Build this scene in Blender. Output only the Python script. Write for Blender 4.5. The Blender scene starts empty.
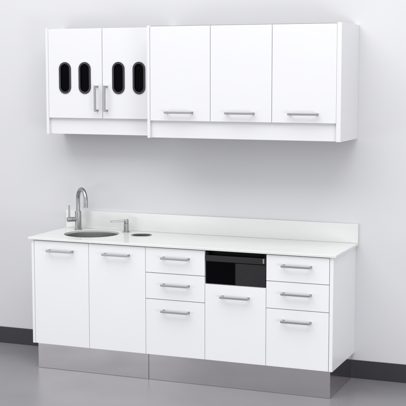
import bpy, bmesh, math, random
from mathutils import Vector, Matrix
R = math.radians
scene = bpy.context.scene
col = scene.collection
random.seed(4)

# ------------------------------------------------------------------ materials
def mat(name, color, rough=.4, metal=0., noise=None, rough_noise=None, bump=None, spec=.5, coat=0.):
    m = bpy.data.materials.new(name); m.use_nodes = True
    nt = m.node_tree; b = nt.nodes['Principled BSDF']
    b.inputs['Base Color'].default_value = (*color, 1)
    b.inputs['Roughness'].default_value = rough
    b.inputs['Metallic'].default_value = metal
    b.inputs['Specular IOR Level'].default_value = spec
    b.inputs['Coat Weight'].default_value = coat
    b.inputs['Coat Roughness'].default_value = .08
    tc = nt.nodes.new('ShaderNodeTexCoord')
    def nz(scale, detail, stretch=None):
        n = nt.nodes.new('ShaderNodeTexNoise'); n.inputs['Scale'].default_value = scale; n.inputs['Detail'].default_value = detail
        if stretch:
            mp = nt.nodes.new('ShaderNodeMapping'); mp.inputs['Scale'].default_value = stretch
            nt.links.new(tc.outputs['Object'], mp.inputs[0]); nt.links.new(mp.outputs[0], n.inputs['Vector'])
        else: nt.links.new(tc.outputs['Object'], n.inputs['Vector'])
        return n
    def ramp(n, lo, hi, a=.3, c=.7):
        r = nt.nodes.new('ShaderNodeMapRange'); r.inputs[1].default_value = a; r.inputs[2].default_value = c
        r.inputs[3].default_value = lo; r.inputs[4].default_value = hi
        nt.links.new(n.outputs['Fac'], r.inputs[0]); return r
    if noise:
        sc, amt, st = noise
        r = ramp(nz(sc, 5, st), 1-amt, 1+amt)
        mx = nt.nodes.new('ShaderNodeVectorMath'); mx.operation = 'SCALE'
        mx.inputs[0].default_value = color; nt.links.new(r.outputs[0], mx.inputs['Scale'])
        nt.links.new(mx.outputs[0], b.inputs['Base Color'])
    if rough_noise:
        sc, amt, st = rough_noise
        r = ramp(nz(sc, 4, st), max(0, rough-amt), rough+amt); nt.links.new(r.outputs[0], b.inputs['Roughness'])
    if bump:
        sc, s, d = bump[:3]
        n = nz(sc, 4, bump[3] if len(bump) > 3 else None)
        bp = nt.nodes.new('ShaderNodeBump'); bp.inputs['Strength'].default_value = s; bp.inputs['Distance'].default_value = d
        nt.links.new(n.outputs['Fac'], bp.inputs['Height']); nt.links.new(bp.outputs[0], b.inputs['Normal'])
    return m
M = dict(
 wall=mat('painted wall', (.632,.633,.656), .75, noise=(1.3,.012,None), bump=(260,.08,.0006), spec=.3),
 floor=mat('vinyl floor', (.205,.199,.211), .29, noise=(2.2,.06,None), rough_noise=(3.0,.05,None), bump=(90,.06,.0006), spec=.45),
 skirting=mat('dark skirting', (.028,.028,.034), .45, noise=(8,.06,None), bump=(200,.05,.0003)),
 lacquer=mat('white lacquered board', (.795,.800,.820), .32, noise=(2.0,.006,None), rough_noise=(6,.04,None), bump=(55,.035,.0005)),
 upper=mat('light-dimmed white lacquer', (.730,.731,.750), .34, noise=(2.0,.006,None), rough_noise=(6,.04,None), bump=(55,.03,.0005)),  # same white as the base cabinets, darkened so lit upper doors don't burn out
 stone=mat('pale composite stone', (.700,.712,.700), .15, noise=(120,.025,None), rough_noise=(5,.05,None), bump=(40,.03,.0003)),
 steel=mat('brushed steel', (.38,.38,.39), .34, 1., noise=(40,.06,(1,1,12)), rough_noise=(60,.06,(1,1,14))),
 handle=mat('satin nickel', (.38,.38,.39), .40, .85, noise=(60,.05,(14,1,1)), rough_noise=(80,.05,(14,1,1))),
 bowl=mat('satin steel bowl', (.22,.23,.22), .38, .9, noise=(30,.06,None), rough_noise=(30,.06,None)),
 plinth=mat('mirror steel plinth', (.63,.61,.63), .13, 1., noise=(5,.015,None), rough_noise=(4,.03,None)),
 black=mat('black plastic', (.003,.003,.004), .5, noise=(60,.1,None), spec=.12),
 blackgloss=mat('black smoked glass', (.0015,.0015,.0022), .22, rough_noise=(9,.02,None), spec=.03),
 charcoal=mat('charcoal plastic', (.005,.005,.006), .45, noise=(60,.08,None), rough_noise=(30,.05,None)),
 reflection=mat('dark grey panel', (.006,.006,.008), .33, noise=(50,.06,None), rough_noise=(20,.05,None)),  # paints a soft grey reflection on the black appliance front
 nobounce=mat('raw grey board', (.11,.105,.10), .8, noise=(30,.15,None)),  # dark only to cut light bounced onto the wall from unseen boards
 rubber=mat('dark grey gasket', (.026,.026,.030), .5, noise=(80,.08,None)),
)

# ------------------------------------------------------------------ helpers
def add_box(bm, x0, x1, y0, y1, z0, z1, bev=0., seg=2):
    g = bmesh.ops.create_cube(bm, size=1)
    vs = g['verts']
    for v in vs:
        v.co = Vector((x0+(v.co.x+.5)*(x1-x0), y0+(v.co.y+.5)*(y1-y0), z0+(v.co.z+.5)*(z1-z0)))
    if bev:
        es = list({e for v in vs for e in v.link_edges})
        bmesh.ops.bevel(bm, geom=es, offset=bev, segments=seg, affect='EDGES', profile=.6)
    return bm
def lathe(bm, prof, cx, cy, n=48, axis='Z', close=False):
    rings = []
    for r, z in prof:
        rings.append([bm.verts.new((cx+r*math.cos(2*math.pi*k/n), cy+r*math.sin(2*math.pi*k/n), z)) for k in range(n)])
    for a, b in zip(rings, rings[1:]):
        for k in range(n): bm.faces.new((a[k], a[(k+1)%n], b[(k+1)%n], b[k]))
    if prof[0][0] > 0 and close != 'none': bm.faces.new(rings[0][::-1])
    if close != 'none' and close != 'start': bm.faces.new(rings[-1])
    return bm
def tube(bm, pts, r, n=20):
    pts = [Vector(p) for p in pts]; rs = r if isinstance(r, (list, tuple)) else [r]*len(pts)
    rings = []; up = None
    for i, p in enumerate(pts):
        t = (pts[min(i+1, len(pts)-1)]-pts[max(i-1, 0)]).normalized()
        if up is None:
            up = t.cross(Vector((0,0,1)))
            if up.length < .01: up = t.cross(Vector((1,0,0)))
        up = (up - t*up.dot(t)).normalized(); w = t.cross(up)
        rings.append([bm.verts.new(p+up*rs[i]*math.cos(2*math.pi*k/n)+w*rs[i]*math.sin(2*math.pi*k/n)) for k in range(n)])
    for a, b in zip(rings, rings[1:]):
        for k in range(n): bm.faces.new((a[k], a[(k+1)%n], b[(k+1)%n], b[k]))
    bm.faces.new(rings[0][::-1]); bm.faces.new(rings[-1])
    return bm
def finish(name, me, m, parent, loc):
    o = bpy.data.objects.new(name, me); col.objects.link(o)
    if m: me.materials.append(M[m])
    if parent: o.parent = parent
    o.location = loc
    return o
def obj(name, bm, m, parent=None, smooth=True, origin=None):
    """links bm (in world metres) as one object; its own origin is the centre of its bounds"""
    bmesh.ops.recalc_face_normals(bm, faces=bm.faces)
    lo = Vector([min(v.co[i] for v in bm.verts) for i in range(3)]); hi = Vector([max(v.co[i] for v in bm.verts) for i in range(3)])
    c = Vector(origin) if origin is not None else (lo+hi)/2
    for v in bm.verts: v.co -= c
    me = bpy.data.meshes.new(name); bm.to_mesh(me); bm.free()
    if smooth:
        me.polygons.foreach_set('use_smooth', [True]*len(me.polygons))
        me.set_sharp_from_angle(angle=R(32))
    o = finish(name, me, m, parent, c - (world(parent) if parent else Vector()))
    if smooth:
        wn = o.modifiers.new('flat faces stay flat', 'WEIGHTED_NORMAL'); wn.weight = 100; wn.keep_sharp = True
    return o
def world(o):
    v = Vector(o.location)
    while o.parent: o = o.parent; v += Vector(o.location)
    return v
def box(name, m, parent, x0, x1, y0, y1, z0, z1, bev=.0012):
    return obj(name, add_box(bmesh.new(), x0, x1, y0, y1, z0, z1, bev), m, parent)
def thing(name, label, cat, loc, group=None):
    o = bpy.data.objects.new(name, None); col.objects.link(o); o.location = loc; o.empty_display_size = .05
    o['label'] = label; o['category'] = cat
    if group: o['group'] = group
    return o
def tag(o, label, cat, group=None):
    o['label'] = label; o['category'] = cat
    if group: o['group'] = group
    return o
def plate(outer, holes, t0, t1, bev, axis):
    """flat board with holes: 2-D outlines extruded; axis 'Z' (outline x,y) or 'Y' (outline x,z)"""
    cu = bpy.data.curves.new('outline', 'CURVE'); cu.dimensions = '2D'; cu.fill_mode = 'BOTH'
    for pts in [outer]+holes:
        s = cu.splines.new('POLY'); s.points.add(len(pts)-1); s.use_cyclic_u = True
        for p, q in zip(s.points, pts): p.co = (q[0], q[1], 0, 1)
    cu.extrude = (t1-t0)/2 - bev; cu.bevel_depth = bev; cu.bevel_resolution = 2; cu.offset = -bev
    to = bpy.data.objects.new('outline', cu); col.objects.link(to)
    dg = bpy.context.evaluated_depsgraph_get()
    me = bpy.data.meshes.new_from_object(to.evaluated_get(dg))
    bm = bmesh.new(); bm.from_mesh(me)
    bpy.data.objects.remove(to); bpy.data.curves.remove(cu); bpy.data.meshes.remove(me)
    bmesh.ops.remove_doubles(bm, verts=bm.verts, dist=1e-6)
    mid = (t0+t1)/2
    for v in bm.verts:
        x, y, z = v.co
        v.co = (x, y, z+mid) if axis == 'Z' else (x, mid-z, y)
    return bm
def circle(cx, cy, r, n=96): return [(cx+r*math.cos(2*math.pi*k/n), cy+r*math.sin(2*math.pi*k/n)) for k in range(n)]
def stadium(cx, cz, w, h, n=20):
    r = w/2; p = []
    for k in range(n+1): a = math.pi*k/n; p.append((cx+r*math.cos(a), cz+h/2-r+r*math.sin(a)))
    for k in range(n+1): a = math.pi+math.pi*k/n; p.append((cx+r*math.cos(a), cz-h/2+r+r*math.sin(a)))
    return p

def handle(parent, cx, z, yface, length=.188, vertical=False, sec=.0138):
    """square-section bar bowed off the door on two legs, rounded at its ends"""
    bm = bmesh.new(); h = sec/2; L = length/2; off = .034
    add_box(bm, -L, L, -off-.011, -off, -h, h, .0028, 3)
    for s in (-1, 1):
        x1 = s*(L-.0015); x0 = s*(L-.0125)
        add_box(bm, min(x0,x1), max(x0,x1), -off-.001, 0.0, -h+.0012, h-.0012, .002, 2)
        add_box(bm, min(x0,x1)-.0015, max(x0,x1)+.0015, -.0025, .0006, -h-.0004, h+.0004, .0008, 1)
    if vertical: bmesh.ops.rotate(bm, verts=bm.verts, cent=(0,0,0), matrix=Matrix.Rotation(R(90), 3, 'Y'))
    bmesh.ops.translate(bm, verts=bm.verts, vec=(cx, yface, z))
    return obj('handle', bm, 'handle', parent)

# ------------------------------------------------------------------ the setting
def struct(o): o['kind'] = 'structure'; return o
fl = struct(obj('floor', add_box(bmesh.new(), -7, 9, -11, .2, -.2, 0), 'floor'))
wl = struct(obj('wall', add_box(bmesh.new(), -7, 9, 0, .2, .0005, 4.2), 'wall'))
for x0, x1 in ((-7, .030), (2.0965, 9)):
    bm = add_box(bmesh.new(), x0, x1, -.010, -.0005, .0008, .121, .002, 2)
    struct(obj('baseboard', bm, 'skirting'))

# ------------------------------------------------------------------ wall cabinets
ZT, ZD, ZL = 2.308, 1.6949, 1.5818
def cabinet_shell(root, x0, x1, yf, m, th=.018, thr=None):
    thr = thr or th
    box('side_panel', m, root, x0, x0+th, yf, -.001, ZL, ZT)
    box('side_panel', m, root, x1-thr, x1, yf, -.001, ZL, ZT)
    a, b = x0+th+.0003, x1-thr-.0003
    box('top_panel', 'nobounce', root, a, b, yf+.021, -.001, ZT-.022, ZT-.003)  # unseen from the camera; darkened to keep the wall above in shade
    box('bottom_panel', 'nobounce', root, a, b, yf+.042, -.001, ZL+.030, ZL+.048)  # unseen underside, darkened likewise for the wall below
    box('back_panel', m, root, a, b, -.010, -.002, ZL+.0485, ZT-.0225, 0)
    box('valance', m, root, a, b, yf+.021, yf+.039, ZL+.002, ZD+.012)
    return a, b
g = 'white wall cabinets in a row above the worktop'
# shallow one, with sight ports
yl = -.2376
wc = thing('wall_cabinet', 'shallow white wall cabinet with black oval ports in its two doors, above the sink', 'wall cabinet', (.383, 0, ZL), g)
cabinet_shell(wc, -.046, .8105, yl, 'upper', .019)
for (a, b, ports, hx) in ((-.0255, .3875, (.104, .256), .3515), (.3912, .7900, (.512, .665), .4235)):
    zc, hh, ww = 1.9695, .2165, .093
    bm = plate([(a, ZD), (b, ZD), (b, ZT-.004), (a, ZT-.004)], [stadium(p, zc, ww-.006, hh-.006) for p in ports], yl+.001, yl+.019, .0012, 'Y')
    d = obj('door', bm, 'upper', wc)
    for p in ports:
        bm = plate(stadium(p, zc, ww, hh), [stadium(p, zc, ww-.027, hh-.027)], yl-.0035, yl+.0005, .0012, 'Y')
        obj('port_frame', bm, 'rubber', d)
        bm = plate(stadium(p, zc, ww-.008, hh-.008), [], yl+.006, yl+.010, .0003, 'Y')
        obj('port_glass', bm, 'blackgloss', d)
    handle(d, hx, 1.830, yl+.001, .176, True)
# deep one, three plain doors
yr = -.4289
wd = thing('wall_cabinet', 'deep white wall cabinet with three plain lift-up doors, one bar handle each', 'wall cabinet', (1.46, 0, ZL), g)
cabinet_shell(wd, .8125, 2.1094, yr, 'upper', .0185, .0285)
XU = [.8318, 1.2526, 1.6654, 2.0812]
for i in range(3):
    a, b = XU[i]+.0016, XU[i+1]-.0016
    d = box('door', 'upper', wd, a, b, yr+.001, yr+.019, ZD, ZT-.006, .0013)
    handle(d, (.947+1.136)/2 + i*.4165, 1.7495, yr+.001, .188)

# ------------------------------------------------------------------ base cabinets
X2, X3, X4, X5 = .8485, 1.2650, 1.6770, 2.0850
YF = -.5498; ZB, ZC = .171, .8829
g = 'white base cabinets under one worktop'
def carcass(root, stiles, rails, x0, x1, yb=-.0125):
    bm = bmesh.new()
    add_box(bm, x0, x1, YF+.05, -.004, ZB+.001, ZB+.019)              # bottom
    add_box(bm, x0, x1, -.012, -.002, ZB+.0195, ZC-.001)              # back
    for s in stiles: add_box(bm, s-.018, s+.018, (YF+.0205 if s not in (X3, X4) else -.4985), yb, ZB+.0195, ZC-.002)
    for s in stiles:
        if s in (X3, X4): add_box(bm, s-.018, s+.018, YF+.0205, -.4990, ZB+.0195, .6660)
    for (a, b, z) in rails: add_box(bm, a+.0185, b-.0185, YF+.022, YF+.062, z-.016, z+.016)
    add_box(bm, x0, x1, YF+.0225, YF+.0485, ZB+.001, ZB+.030)
    return obj('carcass', bm, 'lacquer', root)
def front(root, kind, a, b, z0, z1, hx, hz, ga=.0014):
    d = box(kind, 'lacquer', root, a+ga, b-ga, YF, YF+.018, z0, z1, .0014)
    if hx is not None: handle(d, hx, hz, YF, .189)
    return d
sc = thing('sink_cabinet', 'white base cabinet with two tall doors beneath the round sink', 'base cabinet', (.424, 0, 0), g)
box('side_panel', 'lacquer', sc, 0, .0185, YF, -.001, ZB, ZC)
carcass(sc, [.4334, .8290], [], .019, .8482, -.475)
front(sc, 'door', .0200, .4334, ZB+.001, ZC-.004, .227, .8175)
front(sc, 'door', .4334, .8485, ZB+.001, ZC-.004, .6435, .8175)
box('plinth', 'plinth', sc, .036, .8637, -.5414, -.012, .001, ZB-.0008, .001)

dc = thing('drawer_cabinet', 'wide white base cabinet of stacked drawers around a black appliance bay', 'base cabinet', (1.48, 0, 0), g)
Z1, Z2 = .7137, .5410
box('side_panel', 'lacquer', dc, 2.0868, 2.1093, YF, -.001, ZB, ZC)
carcass(dc, [.8680, X3, X4, 2.068], [(X2+.037, X3, Z1), (X2+.037, X3, Z2), (X4, 2.068, Z1), (X4, 2.068, Z2), (X3, X4, .650)], .8492, 2.0862)
for (a, b, hx) in ((X2, X3, 1.0665), (X4, X5, 1.8795)):
    front(dc, 'drawer', a, b, Z1+.0018, ZC-.004, hx, .8180)
    front(dc, 'drawer', a, b, Z2+.0018, Z1-.0018, hx, .6425)
    front(dc, 'drawer', a, b, ZB+.001, Z2-.0018, hx, .4695)
front(dc, 'drawer', X3, X4, ZB+.001, .6650, 1.4745, .5930)
box('plinth', 'plinth', dc, .8663, 2.0949, -.5414, -.012, .001, ZB-.0008, .001)

# ------------------------------------------------------------------ black appliance in its bay
ap = thing('built_in_appliance', 'glossy black built-in appliance set into the bay under the worktop', 'appliance', (1.471, -.30, .668), None)
a, b = X3+.0195, X4-.0195
box('housing', 'black', ap, a, b, -.500, -.06, .6690, .8815, .002)
fa, fb = X3+.0028, X4-.0028
bm = bmesh.new()
for p, q in ((fa, fa+.018), (fb-.018, fb)): add_box(bm, p, q, YF+.012, -.4995, .8105, .8822, .0008)
add_box(bm, fa+.0185, fb-.0185, YF+.016, -.4995, .8790, .8822)
obj('bay_liner', bm, 'black', ap)
bm = bmesh.new(); add_box(bm, fa, fb, YF+.012, YF+.026, .6685, .8100, .0015)
obj('front_frame', bm, 'black', ap)
box('smoked_window', 'blackgloss', ap, fa+.006, 1.4690, YF+.0085, YF+.0115, .6710, .8080, .0008)
box('reflection_panel', 'reflection', ap, 1.4715, fb-.002, YF+.0080, YF+.0115, .6705, .8080, .0010)  # greyer half stands in for a reflection on the glossy front
box('trim_strip', 'charcoal', ap, 1.4692, 1.4713, YF+.0070, YF+.0115, .6710, .8080, .0004)
bm = bmesh.new(); add_box(bm, fa, fb, YF+.001, YF+.040, .8125, .8520, .004, 3)
obj('grip_rail', bm, 'charcoal', ap)
bm = bmesh.new(); add_box(bm, 1.655, 1.664, YF-.002, YF+.0008, .820, .850, .0008)
obj('latch', bm, 'handle', ap)

# ------------------------------------------------------------------ worktop, sink, taps, chute
SX, SY, SR = .302, -.250, .190
WX, WY, WR = .654, -.190, .066
wt = thing('worktop', 'thin pale off-white worktop with low backsplash, spanning both base cabinets', 'worktop', (1.05, 0, .8835))
x0, x1, y0, y1 = -.0235, 2.1262, -.562, -.001
rc = .006
def rrect(x0, x1, y0, y1, r, n=6):
    p = []
    for cx, cy, a0 in ((x1-r, y1-r, 0), (x0+r, y1-r, 90), (x0+r, y0+r, 180), (x1-r, y0+r, 270)):
        for k in range(n+1): t = R(a0+90*k/n); p.append((cx+r*math.cos(t), cy+r*math.sin(t)))
    return p
bm = plate(rrect(x0, x1, y0, y1, rc), [circle(SX, SY, SR), circle(WX, WY, WR)], .8838, .9000, .0022, 'Z')
obj('slab', bm, 'stone', wt)
box('backsplash', 'stone', wt, x0, x1, -.0195, -.0008, .9003, 1.0275, .0018)

sk = thing('sink', 'round undermounted steel sink bowl beneath the tall tap', 'sink', (SX, SY, .70))
D = .8832
prof = [(SR+.018, D), (SR+.018, D-.0015), (SR-.004, D-.0015)]
prof_in = [(SR+.018, D), (SR+.0015, D), (SR-.001, D-.006), (SR-.006, D-.05), (SR-.014, D-.11), (SR-.04, D-.145), (SR-.09, D-.155), (.036, D-.160), (.034, D-.164)]
prof_out = [(r+.0018, z-.0018) for r, z in prof_in[::-1][:-1]]
bm = bmesh.new(); lathe(bm, prof_in+prof_out+[(SR+.018, D-.0018)], SX, SY, 96, close='none')
obj('bowl', bm, 'bowl', sk)
bm = bmesh.new(); lathe(bm, [(.033, D-.1700), (.033, D-.1635), (.028, D-.1625), (.012, D-.167), (.004, D-.167)], SX, SY, 40)
obj('drain', bm, 'steel', sk)

# tall swan-neck tap
TX, TY = .118, -.098
tp = thing('tap', 'tall swan-neck steel mixer tap with upright side lever behind the sink', 'tap', (TX, TY, .900))
bm = bmesh.new(); lathe(bm, [(.0275, .9002), (.0275, .9035), (.0265, .9045), (.0222, .905), (.0222, 1.030), (.0212, 1.0315), (.0150, 1.0320)], TX, TY, 40)
obj('body', bm, 'steel', tp)
dv = Vector((.74, -.67, 0)).normalized(); Rr = .080
ctr = Vector((TX, TY, 0)) + dv*Rr; zc = 1.1135
pts = [(TX, TY, 1.031), (TX, TY, 1.06), (TX, TY, 1.090)]
for k in range(0, 25):
    a = math.pi - (math.pi+R(4))*k/24
    p = ctr + dv*(Rr*math.cos(a)); pts.append((p.x, p.y, zc+Rr*math.sin(a)))
e = Vector(pts[-1]); pts.append(tuple(e+Vector((0,0,-.014)) - dv*.001)); pts.append(tuple(e+Vector((0,0,-.030)) - dv*.002))
nk = obj('spout', tube(bmesh.new(), pts, .0143, 24), 'steel', tp)
e2 = Vector(pts[-1])
bm = bmesh.new(); tube(bm, [e2+Vector((0,0,.004)), e2+Vector((0,0,.0035)), e2+Vector((0,0,-.006)), e2+Vector((0,0,-.007))], [.0143, .0152, .0152, .0135], 24)
obj('aerator', bm, 'steel', nk)
hv = Vector((-.70, -.71, 0)).normalized(); hb = Vector((TX, TY, .9745))
bm = bmesh.new(); tube(bm, [hb+hv*.018, hb+hv*.046, hb+hv*.047, hb+hv*.049, hb+hv*.050, hb+hv*.079, hb+hv*.081], [.0165, .0165, .0150, .0150, .0172, .0172, .0155], 28)
cz_ = obj('cartridge', bm, 'steel', tp)
lb = hb+hv*.066
bm = bmesh.new(); tube(bm, [lb+Vector((0,0,.012)), lb+Vector((0,0,.10)), lb+Vector((0,0,.102))], [.0066, .0060, .0050], 16)
obj('lever', bm, 'steel', tp)

# soap dispenser
PX, PY = .492, -.092
sd = thing('soap_dispenser', 'short steel soap dispenser with straight flat spout, beside the sink', 'soap dispenser', (PX, PY, .900))
bm = bmesh.new(); lathe(bm, [(.0265, .9002), (.0265, .9030), (.0250, .9045), (.0172, .9048), (.0165, .960)], PX, PY, 36)
obj('pump_body', bm, 'steel', sd)
bm = bmesh.new(); lathe(bm, [(.0140, .9605), (.0160, .9615), (.0168, .974), (.0168, .9860), (.0145, .9890), (.006, .9900)], PX, PY, 36)
obj('pump_head', bm, 'steel', sd)
sv = Vector((-.78, -.62, 0)).normalized()
bm = add_box(bmesh.new(), .012, .112, -.0075, .0075, .9745, .9860, .003, 2)
for v in bm.verts:
    if v.co.x > .08: v.co.z -= .002 + (.003 if v.co.z < .98 else 0)*0
ang = math.atan2(sv.y, sv.x)
bmesh.ops.rotate(bm, verts=bm.verts, cent=(0,0,0), matrix=Matrix.Rotation(ang, 3, 'Z'))
bmesh.ops.translate(bm, verts=bm.verts, vec=(PX, PY, 0))
obj('spout', bm, 'steel', sd)

# waste chute
wch = thing('waste_chute', 'small round steel-rimmed waste opening in the worktop', 'waste chute', (WX, WY, .900))
bm = bmesh.new()
lathe(bm, [(WR+.0065, .9003), (WR+.0060, .9022), (WR+.0020, .9030), (WR-.0020, .9022), (WR-.0030, .8990), (WR-.0030, .8960), (WR-.0012, .8960), (WR-.0012, .8985), (WR+.0008, .9003)], WX, WY, 72, close='none')
obj('rim', bm, 'steel', wch)
bm = bmesh.new(); lathe(bm, [(WR-.0032, .8955), (WR-.0032, .800), (WR-.0012, .800), (WR-.0012, .8955), (WR-.0032, .8955)], WX, WY, 72, close='none')
obj('sleeve', bm, 'bowl', wch)
bm = bmesh.new(); lathe(bm, [(WR-.0035, .868), (WR-.0035, .872), (.03, .866), (.004, .864)], WX, WY, 60)
obj('flap', bm, 'black', wch)

# ------------------------------------------------------------------ camera
cam = bpy.data.objects.new('camera', bpy.data.cameras.new('camera')); col.objects.link(cam)
cam.location = (3.9304, -7.2187, 1.9966); cam.rotation_euler = (R(90-6.45), R(0.0), R(21.878))
cam.data.sensor_width = 36; cam.data.lens = 1141.44/406*36; cam.data.clip_end = 60; cam.data.clip_start = .1
scene.camera = cam

# ------------------------------------------------------------------ light
w = bpy.data.worlds.new('World'); scene.world = w; w.use_nodes = True
bg = w.node_tree.nodes['Background']; bg.inputs[0].default_value = (.985, .99, 1, 1); bg.inputs[1].default_value = .88
def lamp(name, loc, target, size, size_y, power, color=(1,1,1)):
    l = bpy.data.lights.new(name, 'AREA'); l.shape = 'RECTANGLE'; l.size = size; l.size_y = size_y; l.energy = power; l.color = color
    o = bpy.data.objects.new(name, l); col.objects.link(o); o.location = loc
    o.rotation_euler = (Vector(target)-Vector(loc)).to_track_quat('-Z', 'Y').to_euler()
lamp('softbox', (-2.2, -4.6, .55), (.3, 0, 2.0), 3.0, 1.2, 20)
lamp('softbox', (5.2, -4.2, .55), (2.2, 0, 1.8), 1.8, 1.2, 50)
lamp('ceiling_softbox', (1.2, -3.3, 6.2), (1.1, -.4, 0), 8.0, 4.5, 300)

scene.view_settings.view_transform = 'Standard'; scene.view_settings.look = 'None'
scene.view_settings.gamma = 1; scene.view_settings.exposure = .10
scene.render.engine = 'CYCLES'
scene.cycles.max_bounces = 10; scene.cycles.diffuse_bounces = 6
